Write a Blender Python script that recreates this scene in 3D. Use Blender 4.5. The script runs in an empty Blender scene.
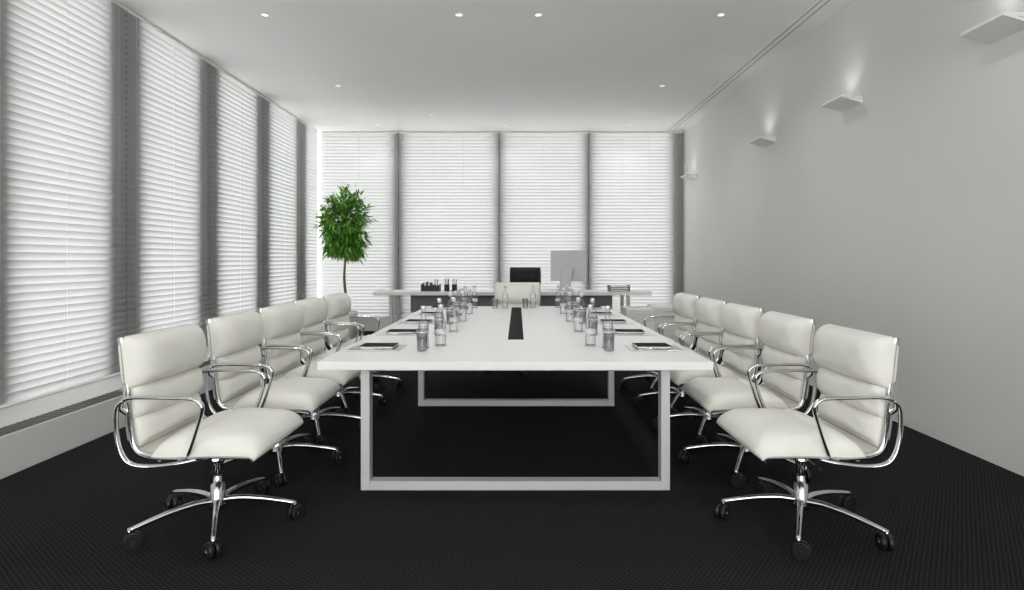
import bpy, bmesh, math, random
from mathutils import Vector, Matrix
random.seed(7)
scene = bpy.context.scene
scene.view_settings.view_transform = 'Standard'
scene.view_settings.look = 'None'
COL = scene.collection

# ------------------------------------------------------------ materials
def mat(name, color=(0.8,0.8,0.8), rough=0.5, metal=0.0, spec=0.5, noise=None, bump=None, trans=0.0, emis=None, ior=1.45, coat=0.0):
    m = bpy.data.materials.new(name); m.use_nodes = True
    nt = m.node_tree; b = nt.nodes['Principled BSDF']
    b.inputs['Base Color'].default_value = (*color, 1)
    b.inputs['Roughness'].default_value = rough
    b.inputs['Metallic'].default_value = metal
    b.inputs['Specular IOR Level'].default_value = spec
    b.inputs['Transmission Weight'].default_value = trans
    b.inputs['IOR'].default_value = ior
    b.inputs['Coat Weight'].default_value = coat
    if emis:
        b.inputs['Emission Color'].default_value = (*emis[0], 1)
        b.inputs['Emission Strength'].default_value = emis[1]
    tc = nt.nodes.new('ShaderNodeTexCoord')
    if noise:
        sc, amt = noise
        n = nt.nodes.new('ShaderNodeTexNoise'); n.inputs['Scale'].default_value = sc
        n.inputs['Detail'].default_value = 4
        nt.links.new(tc.outputs['Object'], n.inputs['Vector'])
        r = nt.nodes.new('ShaderNodeValToRGB')
        r.color_ramp.elements[0].position = 0.3; r.color_ramp.elements[1].position = 0.7
        r.color_ramp.elements[0].color = (*[c*(1-amt) for c in color], 1)
        r.color_ramp.elements[1].color = (*[min(1, c*(1+amt)) for c in color], 1)
        nt.links.new(n.outputs['Fac'], r.inputs['Fac'])
        nt.links.new(r.outputs['Color'], b.inputs['Base Color'])
    if bump:
        sc, st = bump
        n = nt.nodes.new('ShaderNodeTexNoise'); n.inputs['Scale'].default_value = sc
        nt.links.new(tc.outputs['Object'], n.inputs['Vector'])
        bp = nt.nodes.new('ShaderNodeBump'); bp.inputs['Strength'].default_value = st
        bp.inputs['Distance'].default_value = 0.01
        nt.links.new(n.outputs['Fac'], bp.inputs['Height'])
        nt.links.new(bp.outputs['Normal'], b.inputs['Normal'])
    return m

M_wall = mat('painted_plaster', (0.72,0.71,0.69), 0.6, spec=0.25, noise=(1.5,0.015), bump=(180,0.05))
M_ceil = mat('ceiling_paint', (0.83,0.825,0.81), 0.6, spec=0.2, noise=(0.8,0.01))
M_white = mat('white_lacquer', (0.84,0.84,0.83), 0.35, spec=0.4, noise=(2,0.01))
M_ledge = mat('ledge_white', (0.72,0.715,0.70), 0.5, noise=(2,0.01))
M_grey = mat('mullion_grey', (0.07,0.07,0.073), 0.6, noise=(3,0.03))
M_slot = mat('slot_grey', (0.35,0.35,0.35), 0.6)
M_alu = mat('brushed_aluminium', (0.75,0.75,0.75), 0.28, metal=0.9, noise=(40,0.04))
M_silver = mat('silver_case', (0.70,0.70,0.695), 0.35, metal=0.15)
M_panel = mat('grey_panel', (0.22,0.22,0.22), 0.5)
M_chrome = mat('polished_chrome', (0.68,0.68,0.68), 0.10, metal=1.0)
M_frame = mat('satin_steel_frame', (0.60,0.60,0.60), 0.45, metal=0.2)
M_leather = mat('cream_leather', (0.79,0.78,0.725), 0.40, spec=0.4, noise=(6,0.025), bump=(220,0.12))
M_pipe = mat('leather_piping', (0.42,0.41,0.37), 0.5)
M_blackleather = mat('black_leather', (0.012,0.012,0.013), 0.5, spec=0.3, bump=(200,0.1))
M_black = mat('black_plastic', (0.012,0.012,0.012), 0.35)
M_blackmatte = mat('black_matte', (0.02,0.02,0.021), 0.8, spec=0.1)
M_dark = mat('dark_panel', (0.045,0.045,0.048), 0.5)
M_grille = mat('grille_grey', (0.10,0.10,0.10), 0.5)
M_label = mat('bottle_label', (0.60,0.61,0.61), 0.4, noise=(60,0.3))
M_paper = mat('paper', (0.85,0.85,0.83), 0.7)
M_trunk = mat('bark', (0.16,0.15,0.08), 0.8, noise=(30,0.3), bump=(60,0.4))
M_soil = mat('soil', (0.03,0.02,0.015), 0.95, bump=(40,0.6))
M_lampglow = mat('downlight_glow', (1,1,1), 0.5, emis=((1,0.97,0.92), 0.9))

# thin-walled clear glass
M_glass = bpy.data.materials.new('clear_glass'); M_glass.use_nodes = True
nt = M_glass.node_tree; nt.nodes.remove(nt.nodes['Principled BSDF'])
out = nt.nodes['Material Output']
lw = nt.nodes.new('ShaderNodeLayerWeight'); lw.inputs['Blend'].default_value = 0.25
rp = nt.nodes.new('ShaderNodeValToRGB')
rp.color_ramp.elements[0].position=0.25; rp.color_ramp.elements[0].color=(0.96,0.97,0.97,1)
rp.color_ramp.elements[1].position=0.95; rp.color_ramp.elements[1].color=(0.30,0.32,0.32,1)
tr = nt.nodes.new('ShaderNodeBsdfTransparent'); gl = nt.nodes.new('ShaderNodeBsdfGlossy'); gl.inputs['Roughness'].default_value=0.04
ms = nt.nodes.new('ShaderNodeMixShader')
mth = nt.nodes.new('ShaderNodeMath'); mth.operation='MULTIPLY_ADD'; mth.inputs[1].default_value=0.6; mth.inputs[2].default_value=0.05
nt.links.new(lw.outputs['Facing'], rp.inputs['Fac']); nt.links.new(rp.outputs['Color'], tr.inputs['Color'])
nt.links.new(lw.outputs['Fresnel'], mth.inputs[0]); nt.links.new(mth.outputs[0], ms.inputs[0])
nt.links.new(tr.outputs[0], ms.inputs[1]); nt.links.new(gl.outputs[0], ms.inputs[2]); nt.links.new(ms.outputs[0], out.inputs[0])

# carpet
M_carpet = bpy.data.materials.new('charcoal_carpet'); M_carpet.use_nodes = True
nt = M_carpet.node_tree; b = nt.nodes['Principled BSDF']
b.inputs['Roughness'].default_value = 0.95; b.inputs['Specular IOR Level'].default_value = 0.05
tc = nt.nodes.new('ShaderNodeTexCoord')
mp = nt.nodes.new('ShaderNodeMapping'); mp.inputs['Rotation'].default_value=(0,0,math.radians(38))
wv = nt.nodes.new('ShaderNodeTexWave'); wv.inputs['Scale'].default_value = 18; wv.inputs['Distortion'].default_value = 1.6
wv.inputs['Detail'].default_value = 2; wv.bands_direction = 'Y'
wv2 = nt.nodes.new('ShaderNodeTexWave'); wv2.inputs['Scale'].default_value = 18; wv2.inputs['Distortion'].default_value = 1.6
wv2.inputs['Detail'].default_value = 2; wv2.bands_direction = 'X'
nz = nt.nodes.new('ShaderNodeTexNoise'); nz.inputs['Scale'].default_value = 120; nz.inputs['Detail'].default_value = 3
ad = nt.nodes.new('ShaderNodeMath'); ad.operation = 'MAXIMUM'
mx = nt.nodes.new('ShaderNodeMath'); mx.operation = 'MULTIPLY'
rp = nt.nodes.new('ShaderNodeValToRGB')
rp.color_ramp.elements[0].position = 0.1; rp.color_ramp.elements[0].color = (0.006,0.006,0.0065,1)
rp.color_ramp.elements[1].position = 0.6; rp.color_ramp.elements[1].color = (0.033,0.033,0.034,1)
nt.links.new(tc.outputs['Object'], mp.inputs['Vector'])
for q in (wv,wv2,nz): nt.links.new(mp.outputs['Vector'], q.inputs['Vector'])
nt.links.new(wv.outputs['Fac'], ad.inputs[0]); nt.links.new(wv2.outputs['Fac'], ad.inputs[1])
nt.links.new(ad.outputs[0], mx.inputs[0]); nt.links.new(nz.outputs['Fac'], mx.inputs[1])
nt.links.new(mx.outputs[0], rp.inputs['Fac']); nt.links.new(rp.outputs['Color'], b.inputs['Base Color'])
bp = nt.nodes.new('ShaderNodeBump'); bp.inputs['Strength'].default_value = 0.6; bp.inputs['Distance'].default_value = 0.006
nt.links.new(mx.outputs[0], bp.inputs['Height']); nt.links.new(bp.outputs['Normal'], b.inputs['Normal'])

# blind slat : diffuse + translucent
M_slat = bpy.data.materials.new('blind_slat'); M_slat.use_nodes = True
nt = M_slat.node_tree; nt.nodes.remove(nt.nodes['Principled BSDF'])
out = nt.nodes['Material Output']
d = nt.nodes.new('ShaderNodeBsdfDiffuse'); d.inputs['Color'].default_value = (0.44,0.44,0.44,1)
t = nt.nodes.new('ShaderNodeBsdfTranslucent'); t.inputs['Color'].default_value = (0.85,0.85,0.845,1)
mxs = nt.nodes.new('ShaderNodeMixShader'); mxs.inputs[0].default_value = 0.30
nt.links.new(d.outputs[0], mxs.inputs[1]); nt.links.new(t.outputs[0], mxs.inputs[2]); nt.links.new(mxs.outputs[0], out.inputs[0])

# window pane
M_pane = bpy.data.materials.new('window_pane'); M_pane.use_nodes = True
nt = M_pane.node_tree; nt.nodes.remove(nt.nodes['Principled BSDF'])
out = nt.nodes['Material Output']
tr = nt.nodes.new('ShaderNodeBsdfTransparent'); tr.inputs['Color'].default_value = (0.96,0.97,0.97,1)
gl = nt.nodes.new('ShaderNodeBsdfGlossy'); gl.inputs['Roughness'].default_value = 0.02
mxs = nt.nodes.new('ShaderNodeMixShader'); mxs.inputs[0].default_value = 0.05
nt.links.new(tr.outputs[0], mxs.inputs[1]); nt.links.new(gl.outputs[0], mxs.inputs[2]); nt.links.new(mxs.outputs[0], out.inputs[0])

# leaf
M_leaf = bpy.data.materials.new('ficus_leaf'); M_leaf.use_nodes = True
nt = M_leaf.node_tree; b = nt.nodes['Principled BSDF']
b.inputs['Roughness'].default_value = 0.4
g = nt.nodes.new('ShaderNodeNewGeometry'); rp = nt.nodes.new('ShaderNodeValToRGB')
rp.color_ramp.elements[0].color = (0.025,0.13,0.012,1); rp.color_ramp.elements[1].color = (0.22,0.52,0.05,1)
nt.links.new(g.outputs['Random Per Island'], rp.inputs['Fac']); nt.links.new(rp.outputs['Color'], b.inputs['Base Color'])

# ------------------------------------------------------------ mesh builder
class MB:
    def __init__(s): s.bm = bmesh.new(); s.mats = []
    def mi(s, m):
        if m not in s.mats: s.mats.append(m)
        return s.mats.index(m)
    def box(s, x0,x1,y0,y1,z0,z1, m, bev=0.0, seg=2, rot=None, piv=None):
        i = s.mi(m)
        r = bmesh.ops.create_cube(s.bm, size=1.0); vs = r['verts']
        for v in vs:
            v.co = Vector(((x0+x1)/2+v.co.x*(x1-x0), (y0+y1)/2+v.co.y*(y1-y0), (z0+z1)/2+v.co.z*(z1-z0)))
        fs = set(f for v in vs for f in v.link_faces)
        for f in fs: f.material_index = i
        if bev > 0:
            es = list(set(e for v in vs for e in v.link_edges))
            rr = bmesh.ops.bevel(s.bm, geom=es, offset=bev, segments=seg, profile=0.5, affect='EDGES')
            vs = list(set(v for f in rr['faces'] for v in f.verts) | set(v for v in vs if v.is_valid))
            for f in rr['faces']: f.material_index = i
        if rot is not None:
            p = Vector(piv) if piv else Vector(((x0+x1)/2,(y0+y1)/2,(z0+z1)/2))
            for v in vs: v.co = p + rot @ (v.co-p)
        return vs
    def lathe(s, prof, m, c=(0,0,0), seg=20, axis='Z', smooth=True):
        i = s.mi(m); rings = []
        for (r, z) in prof:
            ring = []
            if r < 1e-6:
                ring = [s._v(c, 0,0,z,axis)]
            else:
                for k in range(seg):
                    a = 2*math.pi*k/seg
                    ring.append(s._v(c, r*math.cos(a), r*math.sin(a), z, axis))
            rings.append(ring)
        for a, b2 in zip(rings[:-1], rings[1:]):
            for k in range(seg):
                k2 = (k+1) % seg
                va = [a[0]] if len(a)==1 else [a[k], a[k2]]
                vb = [b2[0]] if len(b2)==1 else [b2[k2], b2[k]]
                if len(va)+len(vb) < 3: continue
                f = s.bm.faces.new(va+vb); f.material_index = i; f.smooth = smooth
    def _v(s, c, x,y,z, axis):
        if axis=='Z': p=(x,y,z)
        elif axis=='X': p=(z,x,y)
        else: p=(y,z,x)
        return s.bm.verts.new((c[0]+p[0], c[1]+p[1], c[2]+p[2]))
    def tube(s, pts, m, rx=0.01, ry=None, seg=10, closed=False, up=(0,1,0), taper=None, cap=True):
        i = s.mi(m); ry = ry or rx; up = Vector(up)
        pts = [Vector(p) for p in pts]; n = len(pts); rings = []
        for k,p in enumerate(pts):
            if closed: t = pts[(k+1)%n]-pts[k-1]
            else: t = pts[min(k+1,n-1)]-pts[max(k-1,0)]
            t.normalize()
            u = up - t*up.dot(t)
            if u.length < 1e-4: u = Vector((1,0,0)) - t*t.x
            u.normalize(); w = t.cross(u)
            f = 1.0 if taper is None else taper[0]+(taper[1]-taper[0])*k/(n-1)
            rings.append([s.bm.verts.new(p + u*rx*f*math.cos(2*math.pi*j/seg) + w*ry*f*math.sin(2*math.pi*j/seg)) for j in range(seg)])
        rng = n if closed else n-1
        for k in range(rng):
            a=rings[k]; b2=rings[(k+1)%n]
            for j in range(seg):
                f = s.bm.faces.new((a[j],a[(j+1)%seg],b2[(j+1)%seg],b2[j])); f.material_index=i; f.smooth=True
        if cap and not closed:
            for r in (rings[0], rings[-1]):
                f = s.bm.faces.new(r); f.material_index=i
    def obj(s, name, loc=(0,0,0), rz=0.0, sc=1.0):
        bmesh.ops.recalc_face_normals(s.bm, faces=s.bm.faces)
        me = bpy.data.meshes.new(name); s.bm.to_mesh(me); s.bm.free()
        for m in s.mats: me.materials.append(m)
        return place(name, me, loc, rz, sc)
def place(name, me, loc=(0,0,0), rz=0.0, sc=1.0):
    o = bpy.data.objects.new(name, me); COL.objects.link(o)
    o.location = loc; o.rotation_euler = (0,0,rz); o.scale = (sc,)*3
    return o
def smooth_path(pts, n=8, closed=False):
    P=[Vector(p) for p in pts]; N=len(P); out=[]
    rng = N if closed else N-1
    for k in range(rng):
        if closed: p0,p1,p2,p3 = P[k-1],P[k],P[(k+1)%N],P[(k+2)%N]
        else: p0,p1,p2,p3 = P[max(k-1,0)],P[k],P[k+1],P[min(k+2,N-1)]
        for j in range(n):
            t=j/n
            out.append(0.5*((2*p1)+(-p0+p2)*t+(2*p0-5*p1+4*p2-p3)*t*t+(-p0+3*p1-3*p2+p3)*t**3))
    if not closed: out.append(P[-1])
    return out

# ------------------------------------------------------------ room shell
XR = 3.04; XL = -3.06; XB = -3.65; YB = 10.42; H = 3.65; Y0 = -3.2
m = MB(); m.box(-3.9, XR+0.2, Y0, YB+0.25, -0.12, 0, M_carpet); m.obj('floor')
m = MB(); m.box(-3.9, XR+0.2, Y0, YB+0.25, H, H+0.15, M_ceil); m.obj('ceiling')
m = MB(); m.box(XR, XR+0.2, Y0, YB+0.25, 0, H, M_wall); m.obj('wall_right')
m = MB(); m.box(-3.85, XL, Y0, YB, 0, 0.25, M_ledge, 0.004); m.obj('wall_left')
m = MB(); m.box(-3.85, XR, YB-0.01, YB+0.22, 0, 0.25, M_ledge, 0.004); m.obj('wall_back')
m = MB(); m.box(-3.22, -3.075, Y0, YB-0.02, 0.25, 0.254, M_grille)
y=Y0+0.05
while y < YB-0.1:
    m.box(-3.215, -3.08, y, y+0.012, 0.254, 0.257, M_grille); y += 0.05
m.obj('trim_1')
m = MB()
m.box(2.70, 2.86, Y0, YB-0.1, H-0.012, H, M_ceil, 0.002)
m.box(2.73, 2.745, Y0, YB-0.15, H-0.0135, H-0.011, M_slot)
m.box(2.80, 2.815, Y0, YB-0.15, H-0.0135, H-0.011, M_slot)
m.obj('trim_2')

# windows: slim columns left / back
colc = [5.30-1.43*k for k in range(5,0,-1)] + [5.30+1.43*k for k in range(0,4)]
for yc in colc:
    m = MB(); m.box(-3.79, -3.670, yc-0.215, yc+0.215, 0.25, H, M_grey, 0.004); m.obj('window_column')
bcol = [(-2.27,-2.105), (-0.39,-0.28), (1.245,1.355), (2.84,3.03)]
for a,b_ in bcol:
    m = MB(); m.box(a, b_, YB+0.020, YB+0.12, 0.25, H, M_grey, 0.004); m.obj('window_column')

def slat_panel(name, L, axis, zmin=0.31, zmax=H-0.03):
    """blind hung in a plane; runs along +axis from 0 to L; inward side is +x (for 'Y') or -y (for 'X')."""
    m = MB(); i = m.mi(M_slat)
    pitch=0.0595; w=0.080; tilt=math.radians(69)
    z = zmin
    def P(u, n, zz):
        return (n, u, zz) if axis=='Y' else (u, -n, zz)
    while z < zmax-0.035:
        rows=[]
        for k in range(5):
            s = (k/4-0.5)
            a = s*w; crown = 0.006*(1-4*s*s)
            n = a*math.cos(tilt) + crown*math.sin(tilt)
            zz = z + a*math.sin(tilt) - crown*math.cos(tilt)
            rows.append([m.bm.verts.new(P(0.004, n, zz)), m.bm.verts.new(P(L-0.004, n, zz))])
        for a_,b2 in zip(rows[:-1], rows[1:]):
            f = m.bm.faces.new((a_[0],a_[1],b2[1],b2[0])); f.material_index=i; f.smooth=True
        z += pitch
    nc = max(2, int(L/0.55)+1)
    for k in range(nc):
        u = 0.12+(L-0.24)*k/(nc-1)
        p0 = P(u,0.022,zmin-0.02); p1=P(u,0.022,zmax)
        m.tube([p0,p1], M_paper, 0.0010, seg=5)
    def bx(n0,n1,z0,z1):
        if axis=='Y': m.box(n0,n1,0.004,L-0.004,z0,z1,M_white,0.003)
        else: m.box(0.004,L-0.004,-n1,-n0,z0,z1,M_white,0.003)
    bx(-0.018,0.02,zmax-0.003,H-0.003); bx(-0.012,0.02,zmin-0.055,zmin-0.035)
    return m
edges = [Y0] + colc + [YB-0.05]
wn=1
for a,b_ in zip(edges[:-1], edges[1:]):
    L=b_-a
    if L<0.3: continue
    slat_panel('b', L, 'Y').obj('venetian_blind', (XB, a, 0))
bedges = [XB+0.05, -2.18, -0.335, 1.30, XR-0.01]
for a,b_ in zip(bedges[:-1], bedges[1:]):
    slat_panel('b', b_-a, 'X').obj('venetian_blind', (a, YB, 0))
def glazing(axis, a, b_, pos):
    global wn
    m = MB()
    def bx(u0,u1,z0,z1,t,mt):
        if axis=='Y': m.box(pos-t,pos+t,u0,u1,z0,z1,mt)
        else: m.box(u0,u1,pos-t,pos+t,z0,z1,mt)
    f=0.03
    bx(a,a+f,0.25,H,0.02,M_alu); bx(b_-f,b_,0.25,H,0.02,M_alu)
    bx(a+f,b_-f,0.25,0.25+f,0.02,M_alu); bx(a+f,b_-f,H-f,H,0.02,M_alu)
    bx(a+f,b_-f,0.25+f,H-f,0.005,M_pane)
    m.obj('window_%d'%wn); wn+=1
for a,b_ in zip(edges[:-1], edges[1:]):
    if b_-a>0.6: glazing('Y', a+0.215 if a!=Y0 else a, b_-0.215 if b_<YB-0.1 else b_, -3.77)
bx_=[(-3.75,-2.27),(-2.105,-0.39),(-0.28,1.245),(1.355,2.84)]
for a,b_ in bx_: glazing('X', a, b_, YB+0.10)

# ------------------------------------------------------------ conference table
TZ=0.75; TX=1.07; TY0=3.07; TY1=6.78; TC=-0.012
m = MB()
m.box(TC-TX,TC+TX,TY0,TY1,TZ-0.045,TZ,M_white,0.003)
fw=0.05
for y in (3.21, 5.06):
    x0,x1 = TC-0.873, TC+0.873
    m.box(x0,x0+fw,y,y+0.07,0.0,TZ-0.045,M_frame,0.002)
    m.box(x1-fw,x1,y,y+0.07,0.0,TZ-0.045,M_frame,0.002)
    m.box(x0+fw,x1-fw,y,y+0.07,0.0,fw,M_frame,0.002)
    m.box(x0+fw,x1-fw,y,y+0.07,TZ-0.045-0.03,TZ-0.045,M_frame,0.002)
m.box(TC-0.5,TC-0.44,3.28,6.6,TZ-0.085,TZ-0.045,M_frame)
m.box(TC+0.44,TC+0.5,3.28,6.6,TZ-0.085,TZ-0.045,M_frame)
m.box(TC-0.055,TC+0.055,3.92,6.60,TZ-0.001,TZ+0.001,M_blackmatte)
m.box(TC-0.058,TC+0.058,3.912,3.92,TZ-0.001,TZ+0.001,M_alu)
m.obj('conference_table')

# ------------------------------------------------------------ chair
def build_chair(name, PAD, back_top=0.97, base_rot=7):
    m = MB()
    k = back_top-0.97
    prof = smooth_path([(0.305,0,0.408),(0.275,0,0.426),(0.12,0,0.430),(-0.07,0,0.424),(-0.18,0,0.43),(-0.232,0,0.465),(-0.252,0,0.55),(-0.264,0,0.70),(-0.278,0,0.86+k*0.6),(-0.292,0,0.955+k)], 10)
    cum=[0]
    for a,b_ in zip(prof[:-1],prof[1:]): cum.append(cum[-1]+(b_-a).length)
    Ltot=cum[-1]
    def at(s):
        s=max(0,min(Ltot,s))
        for j in range(len(prof)-1):
            if cum[j+1]>=s:
                t=(s-cum[j])/max(1e-9,cum[j+1]-cum[j]); p=prof[j].lerp(prof[j+1],t)
                tg=(prof[min(j+2,len(prof)-1)]-prof[max(j-1,0)]).normalized(); break
        n=Vector((tg.z,0,-tg.x))
        if n.z<0 and abs(tg.x)>abs(tg.z): n=-n
        return p,n
    for sy in (-1,1):
        m.tube([p+Vector((0,sy*0.268,0)) for p in prof], M_chrome, 0.008, 0.016, seg=10, up=(0,1,0))
    i=m.mi(PAD); rows=[]
    PIPE = M_pipe if PAD is M_leather else PAD
    for q in range(41):
        p,n=at(Ltot*(0.01+0.98*q/40))
        rows.append([m.bm.verts.new(p+Vector((0,y,0))-n*o) for y,o in ((-0.262,0.004),(0.262,0.004))]+[m.bm.verts.new(p+Vector((0,y,0))-n*0.010) for y in (-0.262,0.262)])
    for a,b_ in zip(rows[:-1],rows[1:]):
        for u,v in ((0,1),(3,2)):
            f=m.bm.faces.new((a[u],a[v],b_[v],b_[u])); f.material_index=i; f.smooth=True
    def pad(s0,s1,hw,th,bk=0.012,lift=0.0,eu=3.2,ev=7,grooves=()):
        NU,NV=40,28; top=[];bot=[]
        for a in range(NU+1):
            u=-math.cos(math.pi*a/NU)
            p,n=at(s0+(s1-s0)*(u+1)/2)
            tr=[];br=[]
            g=0
            for gu in grooves: g=max(g,math.exp(-((u-gu)/0.06)**2))
            for c in range(NV+1):
                v=-math.cos(math.pi*c/NV)
                fu=max(0,1-abs(u)**eu)**0.42; fv=max(0,1-abs(v)**ev)**0.42
                f=fu*fv
                cush=0.82+0.18*(1-u*u)*(1-v**4)
                y=v*hw*(1-0.03*abs(u)**5)*(1-0.02*g)
                wr=(0.0028*math.sin(v*7+s0*23)*math.sin(u*5+1+3*v)+0.002*math.sin(v*17+u*6+s0*40)*abs(v)**2)*f
                tr.append(m.bm.verts.new(p+Vector((0,y,0))+n*(lift+(th*cush-0.018*g)*f+wr)))
                br.append(m.bm.verts.new(p+Vector((0,y,0))+n*(lift-bk*f)))
            top.append(tr);bot.append(br)
        for a in range(NU):
            for c in range(NV):
                for g_ in (top,bot):
                    f=m.bm.faces.new((g_[a][c],g_[a+1][c],g_[a+1][c+1],g_[a][c+1])); f.material_index=i; f.smooth=True
        ring=[v.co.copy() for v in top[0]]+[r[-1].co.copy() for r in top[1:]]+[v.co.copy() for v in reversed(top[-1][:-1])]+[r[0].co.copy() for r in reversed(top[1:-1])]
        cl=[ring[0]]
        for q in ring[1:]:
            if (q-cl[-1]).length>0.008: cl.append(q)
        if (cl[0]-cl[-1]).length<0.006: cl.pop()
        m.tube(cl,PIPE,0.003,seg=6,closed=True,up=(0.6,0.2,0.8))
    j0=min(range(len(prof)),key=lambda j:(prof[j]-Vector((-0.232,0,0.465))).length); sB=cum[j0]
    pad(-0.0,sB*0.83,0.286,0.096,0.016,eu=6,ev=9,grooves=(0.40,))
    LB=Ltot-sB
    pad(sB-0.01,sB+LB*0.29,0.250,0.068,0.012)
    pad(sB+LB*0.25,sB+LB*0.57,0.258,0.088,0.014)
    pad(sB+LB*0.53,Ltot+0.0,0.278,0.118,0.038,eu=3.8)
    p,n=at(sB+LB*0.53); m.tube([p+Vector((0,-0.265,0))-n*0.026,p+Vector((0,0.265,0))-n*0.026],M_chrome,0.009)
    for x in (-0.12,0.13):
        z=0.400
        m.tube(smooth_path([(x,-0.266,z+0.012),(x*0.8,-0.18,z-0.015),(x*0.45,0,z-0.035),(x*0.8,0.18,z-0.015),(x,0.266,z+0.012)],6),M_chrome,0.014,0.009,up=(1,0,0))
    m.box(-0.09,0.09,-0.06,0.06,0.335,0.382,M_chrome,0.012,3)
    m.tube([(0.02,0.05,0.36),(0.03,0.2,0.355)],M_chrome,0.005)
    m.box(0.015,0.045,0.19,0.235,0.348,0.362,M_black,0.004)
    for sy in (-1,1):
        yy=sy*0.308; yr=sy*0.272
        pts=[(-0.262,yr,0.62),(-0.27,sy*0.298,0.65),(-0.25,yy,0.685),(-0.20,yy,0.697),(-0.05,yy,0.695),(0.05,yy,0.690),(0.09,yy,0.668),(0.092,yy,0.63),(0.07,yy,0.55),(0.035,sy*0.298,0.46),(0.008,yr,0.424),(-0.03,yr,0.414)]
        m.tube(smooth_path(pts,6),M_chrome,0.013,0.0085,up=(0,1,0))
        pts=[(-0.25,yy,0.684),(-0.278,yy,0.655),(-0.284,yy,0.60),(-0.279,yy,0.53),(-0.260,yy,0.455),(-0.22,yy,0.408),(-0.14,sy*0.298,0.392),(-0.02,sy*0.288,0.402),(0.05,yr,0.414)]
        m.tube(smooth_path(pts,6),M_chrome,0.013,0.0085,up=(0,1,0))
    m.lathe([(0,0.335),(0.028,0.335),(0.028,0.30),(0.020,0.295),(0.020,0.205),(0.031,0.20),(0.033,0.13),(0.042,0.105),(0.042,0.085),(0.0,0.08)],M_chrome,seg=20)
    for q in range(5):
        a=math.radians(base_rot+72*q); ca,sa=math.cos(a),math.sin(a)
        pts=[(r*ca,r*sa,z) for r,z in ((0.02,0.118),(0.10,0.126),(0.20,0.118),(0.29,0.102),(0.365,0.086))]
        m.tube(smooth_path(pts,4),M_chrome,0.016,0.014,up=(0,0,1),taper=(1.15,0.75))
        cx,cy=0.362*ca,0.362*sa
        m.lathe([(0,0.095),(0.010,0.095),(0.010,0.062),(0,0.062)],M_chrome,(cx,cy,0),seg=10)
        b_=a+0.7*(q-1)
        ux,uy=math.cos(b_),math.sin(b_)
        ox,oy=cx+0.012*math.cos(b_+1.57),cy+0.012*math.sin(b_+1.57)
        for sgn in (-1,1):
            R=0.036
            p0=Vector((ox+ux*0.005*sgn,oy+uy*0.005*sgn,R)); p1=Vector((ox+ux*0.028*sgn,oy+uy*0.028*sgn,R))
            pm=p0.lerp(p1,0.85)
            m.tube([p0,p0.lerp(p1,0.5),pm],M_black,R,seg=20,up=(0,0,1))
            m.tube([pm,p1],M_black,R*0.82,seg=20,up=(0,0,1))
            m.tube([p1,p1+(p1-p0)*0.08],M_chrome,0.012,seg=12,up=(0,0,1))
        m.tube([(ox-ux*0.024,oy-uy*0.024,0.054),(ox+ux*0.024,oy+uy*0.024,0.054)],M_black,0.014,seg=10,up=(0,0,1))
    return m
LX=[-1.475,-1.515,-1.535,-1.575,-1.57]
c0 = build_chair('conference_chair', M_leather).obj('conference_chair', (LX[0],2.80,0), 0.0)
cm = c0.data
jit=[0,0.02,-0.02,0.02,0.0]
for k in range(1,5):
    place('conference_chair', cm, (LX[k], 2.87+0.72*k, 0), jit[k])
RX=[1.395,1.435,1.44,1.45,1.45]
c1 = build_chair('conference_chair', M_leather, base_rot=-10).obj('conference_chair', (RX[0],2.80,0), math.pi)
for k in range(1,5):
    place('conference_chair', c1.data, (RX[k], 2.87+0.72*k, 0), math.pi-jit[k])
build_chair('conference_chair', M_leather, 1.04).obj('conference_chair', (0.0, 6.66, 0), -math.pi/2)
build_chair('desk_chair', M_blackleather, 1.18).obj('desk_chair', (0.14, 9.93, 0), -math.pi/2)

# ------------------------------------------------------------ table ware
def bottle():
    m=MB()
    m.lathe([(0,0.003),(0.030,0.003),(0.033,0.009),(0.033,0.135),(0.028,0.165),(0.014,0.195),(0.0125,0.225),(0.015,0.23),(0.015,0.236)],M_glass,seg=20)
    m.lathe([(0.0335,0.075),(0.0338,0.076),(0.0338,0.106),(0.0335,0.107)],M_label,seg=20)
    m.lathe([(0.0,0.262),(0.016,0.262),(0.017,0.258),(0.017,0.230),(0.015,0.229)],M_alu,seg=16)
    m.lathe([(0,0.0),(0.040,0.0),(0.042,0.004),(0.036,0.0045),(0.036,0.0015),(0,0.0012)],M_alu,seg=20)
    return m
def tumbler():
    m=MB()
    m.lathe([(0,0.0),(0.027,0.0),(0.029,0.003),(0.034,0.115),(0.0322,0.115),(0.0275,0.010),(0,0.009)],M_glass,seg=20)
    m.lathe([(0.0342,0.111),(0.0350,0.114),(0.0342,0.117),(0.0325,0.117)],M_alu,seg=20)
    return m
def setting():
    m=MB()
    m.box(-0.16,0.16,-0.12,0.12,0.0,0.005,M_alu,0.002)
    return m
def notebook():
    m=MB()
    m.box(-0.105,0.105,-0.075,0.075,0.0,0.003,M_black,0.001)
    m.box(-0.102,0.100,-0.072,0.072,0.003,0.013,M_paper)
    m.box(-0.105,0.105,-0.075,0.075,0.013,0.016,M_blackmatte,0.001)
    for k in range(12): m.tube([(-0.108+0.0,-0.066+0.012*k,0.001),(-0.112,-0.066+0.012*k,0.009),(-0.106,-0.066+0.012*k,0.018)],M_chrome,0.0012,seg=5)
    return m
def pen():
    m=MB()
    m.tube([(-0.07,0,0.005),(-0.065,0,0.005),(0.06,0,0.005)],M_chrome,0.0045,seg=10)
    m.tube([(0.06,0,0.005),(0.075,0,0.005)],M_black,0.003,seg=8,taper=(1,0.3))
    m.tube([(-0.06,0,0.010),(-0.02,0,0.010)],M_chrome,0.0012,seg=6)
    return m
meshes={}
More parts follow.
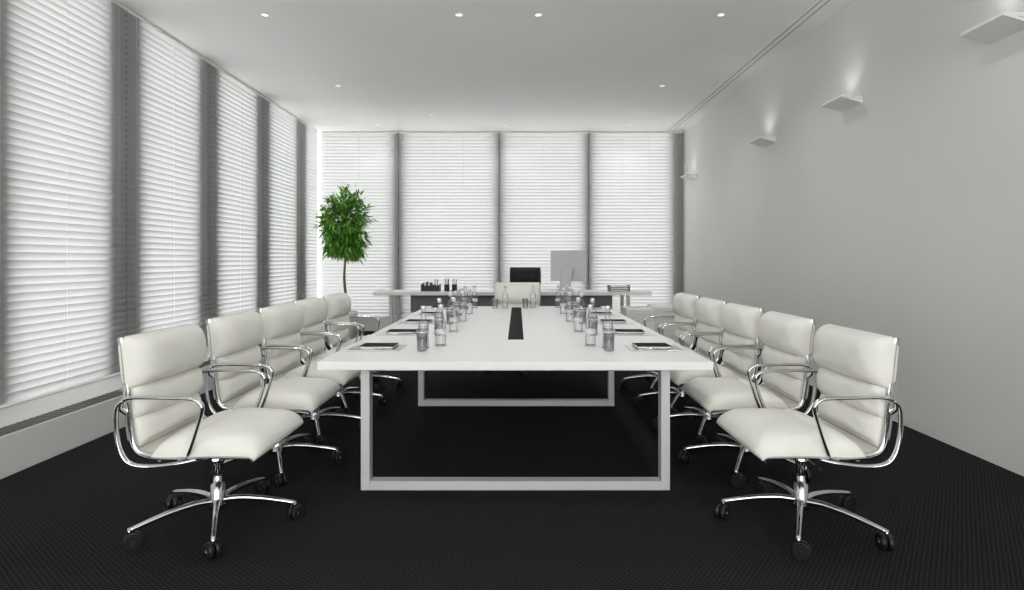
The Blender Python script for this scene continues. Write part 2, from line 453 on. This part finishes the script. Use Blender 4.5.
def inst(kind, fn, loc, rz=0):
    if kind not in meshes:
        o=fn().obj(kind,loc,rz); meshes[kind]=o.data; return o
    return place(kind, meshes[kind], loc, rz)
TI=TZ+0.0012
for k in range(5):
    y=3.50+0.72*k
    for s in (-1,1):
        cx=TC+s*0.86
        inst('desk_tray', setting, (cx,y+0.04,TI), 0.0)
        inst('notebook', notebook, (cx-0.01*s,y+0.05,TI+0.0055), random.uniform(-.06,.06))
        inst('ballpoint_pen', pen, (cx,y-0.058,TI+0.0055), random.uniform(-.05,.05))
        inst('drinking_glass', tumbler, (TC+s*0.565,y-0.06,TI))
        inst('water_bottle', bottle, (TC+s*0.575,y+0.05,TI))
        inst('water_bottle', bottle, (TC+s*0.48,y+0.15,TI))
        inst('drinking_glass', tumbler, (TC+s*0.60,y+0.19,TI))
        if k in (2,3): inst('water_bottle', bottle, (TC+s*0.56,y+0.34,TI))
inst('water_bottle', bottle, (TC-0.13,6.50,TI)); inst('drinking_glass', tumbler, (TC+0.10,6.46,TI)); inst('drinking_glass', tumbler, (TC-0.24,6.42,TI))
inst('water_bottle', bottle, (TC+0.19,6.58,TI))

# ------------------------------------------------------------ executive desk
DZ=0.80
m=MB()
m.box(-2.27,2.10,8.9,9.62,DZ-0.055,DZ,M_white,0.004)
m.box(-1.75,1.55,9.30,9.33,0.45,DZ-0.055,M_panel,0.002)
for x in (-2.0,1.75):
    m.box(x-0.025,x+0.025,8.97,9.02,0.05,DZ-0.055,M_frame,0.002)
    m.box(x-0.025,x+0.025,9.50,9.55,0.05,DZ-0.055,M_frame,0.002)
    m.box(x-0.025,x+0.025,8.97,9.55,0.0,0.05,M_frame,0.002)
m.obj('executive_desk')
def pedestal():
    m=MB()
    m.box(-0.21,0.21,-0.24,0.24,0.04,0.60,M_leather,0.006)
    for k in range(3):
        m.box(-0.20,0.20,-0.252,-0.238,0.06+0.18*k,0.225+0.18*k,M_white,0.003)
        m.box(-0.07,0.07,-0.262,-0.252,0.165+0.18*k,0.175+0.18*k,M_alu,0.002)
    for x in (-0.17,0.17):
        for y in (-0.2,0.2): m.lathe([(0,0),(0.02,0),(0.02,0.04),(0,0.04)],M_black,(x,y,0),seg=12)
    return m
o=pedestal().obj('drawer_pedestal',(1.78,8.45,0)); place('drawer_pedestal',o.data,(2.25,8.75,0))
m=MB()
m.box(-0.31,0.31,-0.014,0.014,0.15,0.66,M_silver,0.010,3)
m.box(-0.306,0.306,0.0135,0.020,0.155,0.655,M_black,0.002)
m.tube(smooth_path([(0,-0.015,0.36),(0,-0.06,0.28),(0,-0.105,0.15),(0,-0.12,0.012)],6),M_frame,0.095,0.008,up=(1,0,0),seg=12)
m.box(-0.12,0.12,-0.15,0.09,0.0,0.012,M_frame,0.004)
m.obj('desktop_computer',(0.82,9.20,DZ),math.radians(-28))
m=MB(); m.box(-0.21,0.21,-0.06,0.06,0,0.014,M_white,0.004)
for r in range(4):
    for c in range(13): m.box(-0.2+0.031*c,-0.174+0.031*c,-0.05+0.026*r,-0.029+0.026*r,0.014,0.018,M_paper)
m.obj('keyboard',(0.52,9.52,DZ),0.0)
m=MB()
m.box(-0.15,0.15,-0.09,0.09,0,0.012,M_black,0.003)
for x in (-0.145,-0.05,0.05,0.145): m.box(x-0.004,x+0.004,-0.088,0.088,0.012,0.11,M_black,0.001)
for yy in (-0.086,0.086): m.box(-0.145,0.145,yy-0.003,yy+0.003,0.012,0.09,M_black,0.001)
for k in range(5): m.box(-0.13+0.03*k+0.002,-0.105+0.03*k,-0.07,0.06,0.012,0.13+0.01*(k%3),M_paper if k%2 else M_dark)
for k in range(4): m.tube([(0.07+0.015*k,0.0,0.012),(0.06+0.02*k,0.02,0.19)],M_paper if k%2 else M_black,0.005,seg=8)
m.obj('desk_organiser',(-1.39,9.15,DZ))
def cup():
    m=MB()
    m.lathe([(0,0),(0.04,0),(0.042,0.004),(0.042,0.11),(0.038,0.11),(0.038,0.006),(0,0.006)],M_black,seg=20)
    for k in range(7):
        a=k*0.9; m.tube([(0.015*math.cos(a),0.015*math.sin(a),0.008),(0.033*math.cos(a),0.033*math.sin(a),0.19+0.012*(k%3))],(M_black,M_dark,M_alu)[k%3],0.004,seg=7)
    return m
inst('pencil_cup',cup,(-1.13,9.1,DZ)); inst('pencil_cup',cup,(-1.01,9.12,DZ),1.0)
m=MB()
for k in range(3):
    z=0.035*k
    m.box(-0.16,0.16,-0.12,0.12,z,z+0.004,M_dark,0.001)
    for x in (-0.157,0.157): m.box(x-0.003,x+0.003,-0.12,0.12,z,z+0.03,M_dark)
    m.box(-0.145,0.145,-0.115,0.11,z+0.004,z+0.02,M_paper)
    if k<2:
        for x in (-0.157,0.157):
            m.box(x-0.003,x+0.003,0.1,0.12,z+0.03,z+0.036,M_dark); m.box(x-0.003,x+0.003,-0.12,-0.1,z+0.03,z+0.036,M_dark)
m.obj('letter_tray',(1.62,9.12,DZ))
m=MB(); m.box(-0.15,0.15,-0.105,0.105,0,0.004,M_paper); m.box(-0.14,0.15,-0.10,0.10,0.004,0.008,M_paper,rot=Matrix.Rotation(0.1,3,'Z'))
m.obj('paper_stack',(-1.85,9.15,DZ))

# ------------------------------------------------------------ ficus
m=MB()
PX,PY=-2.84,9.35
m.lathe([(0,0),(0.17,0),(0.18,0.01),(0.21,0.42),(0.215,0.45),(0.195,0.45),(0.19,0.40),(0,0.40)],M_white,seg=32)
m.lathe([(0.19,0.405),(0.10,0.415),(0,0.42)],M_soil,seg=24)
tr=smooth_path([(0,0,0.40),(0.015,0,0.7),(-0.01,0.01,1.0),(0.005,0,1.3),(0,0,1.7),(0,0,2.2)],6)
m.tube(tr,M_trunk,0.026,seg=10,taper=(1.1,0.4),up=(1,0,0))
C=Vector((0,0,1.88)); R=Vector((0.42,0.42,0.61))
li=m.mi(M_leaf)
def leaf(p,d,L,W):
    d=d.normalized(); side=d.cross(Vector((random.uniform(-1,1),random.uniform(-1,1),1.2))).normalized(); n=side.cross(d)
    st=[(0,0.05),(0.25,0.8),(0.5,1.0),(0.78,0.6),(1.0,0.03)]
    vs=[]
    for t,w in st:
        q=p+d*L*t+Vector((0,0,-1))*L*0.2*t*t
        vs.append((m.bm.verts.new(q-side*W*w+n*W*0.25*w),m.bm.verts.new(q),m.bm.verts.new(q+side*W*w+n*W*0.25*w)))
    for a,b_ in zip(vs[:-1],vs[1:]):
        for c in (0,1):
            f=m.bm.faces.new((a[c],a[c+1],b_[c+1],b_[c])); f.material_index=li
for k in range(95):
    th=random.uniform(0,2*math.pi); ph=math.acos(random.uniform(-0.95,1))
    e=Vector((R.x*math.sin(ph)*math.cos(th),R.y*math.sin(ph)*math.sin(th),R.z*math.cos(ph)))*random.uniform(0.75,0.97)
    st=Vector((0,0,max(1.25,min(2.1,1.9+e.z*0.55-0.2))))
    mid=st.lerp(C+e,0.5)+Vector((0,0,0.03))
    path=smooth_path([st,mid,C+e],5)
    m.tube(path,M_trunk,0.006,seg=5,taper=(1,0.3),up=(1,0.2,0.1))
    for q in range(34):
        t=random.uniform(0.3,1.0); i0=min(len(path)-2,int(t*(len(path)-1)))
        p=path[i0].lerp(path[i0+1],random.random())+Vector([random.gauss(0,0.04) for _ in range(3)])
        dd=(p-C)*1.2+Vector([random.uniform(-.5,.5) for _ in range(3)])
        leaf(p,dd,random.uniform(0.10,0.16),random.uniform(0.012,0.018))
m.obj('ficus_tree',(PX,PY,0))

# ------------------------------------------------------------ lights
def add_light(name, kind, loc, energy, rot=(0,0,0), **kw):
    l=bpy.data.lights.new(name,kind); l.energy=energy
    for k,v in kw.items(): setattr(l,k,v)
    o=bpy.data.objects.new(name,l); COL.objects.link(o); o.location=loc; o.rotation_euler=rot
    return o
def sconce():
    m=MB(); i=m.mi(M_white)
    w=0.16
    pr=[(0,-0.055),(-0.19,0.0),(-0.19,0.018),(-0.17,0.018),(-0.165,0.008),(-0.02,-0.030),(-0.02,0.018),(0,0.018)]
    A=[m.bm.verts.new((x,-w,z)) for x,z in pr]; B=[m.bm.verts.new((x,w,z)) for x,z in pr]
    for k in range(len(pr)):
        f=m.bm.faces.new((A[k],A[(k+1)%len(pr)],B[(k+1)%len(pr)],B[k])); f.material_index=i
    f=m.bm.faces.new(A); f.material_index=i; f=m.bm.faces.new(B); f.material_index=i
    m.box(-0.17,-0.01,-w,-w+0.006,-0.006,0.018,M_white); m.box(-0.17,-0.01,w-0.006,w,-0.006,0.018,M_white)
    m.box(-0.11,-0.05,-0.10,0.10,-0.012,0.0,M_lampglow,0.003)
    return m
for y in (3.5,5.17,6.85,9.8):
    o=inst('wall_sconce',sconce,(XR,y,2.74))
    add_light('sconce_lamp','SPOT',(XR-0.12,y,2.76),2.6,(math.pi,0,0),spot_size=math.radians(130),spot_blend=1.0,shadow_soft_size=0.06)
def downlight():
    m=MB()
    m.lathe([(0.030,-0.001),(0.044,-0.001),(0.046,-0.004),(0.044,-0.007),(0.032,-0.005),(0.030,-0.001)],M_white,seg=24)
    m.lathe([(0,-0.003),(0.031,-0.003)],M_lampglow,seg=24)
    return m
for (x,y) in [(-0.56,5.45),(0.20,5.45),(-2.42,5.45),(-2.42,7.67),(1.95,7.67),(1.95,5.45),(-2.42,9.9),(1.95,9.9),(-1.4,9.2),(-0.2,9.9),(-0.56,3.2),(0.2,3.2),(-2.42,3.2),(1.95,3.2)]:
    inst('recessed_downlight',downlight,(x,y,H))
    add_light('downlight_lamp','SPOT',(x,y,H-0.02),38 if x>1 else 28,(0,0,0),spot_size=math.radians(135),spot_blend=1.0,shadow_soft_size=0.05)

# world
w=bpy.data.worlds.new('overcast_sky'); scene.world=w; w.use_nodes=True
bg=w.node_tree.nodes['Background']; bg.inputs[0].default_value=(1.0,1.0,0.99,1); bg.inputs[1].default_value=3.9

# camera
cam=bpy.data.cameras.new('camera'); co=bpy.data.objects.new('camera',cam); COL.objects.link(co)
co.location=(0,0,1.3); co.rotation_euler=(math.radians(90),0,0)
cam.sensor_width=36; cam.lens=20.0; cam.shift_x=-5.5/1024; cam.shift_y=-35/1024; cam.clip_start=0.05
scene.camera=co
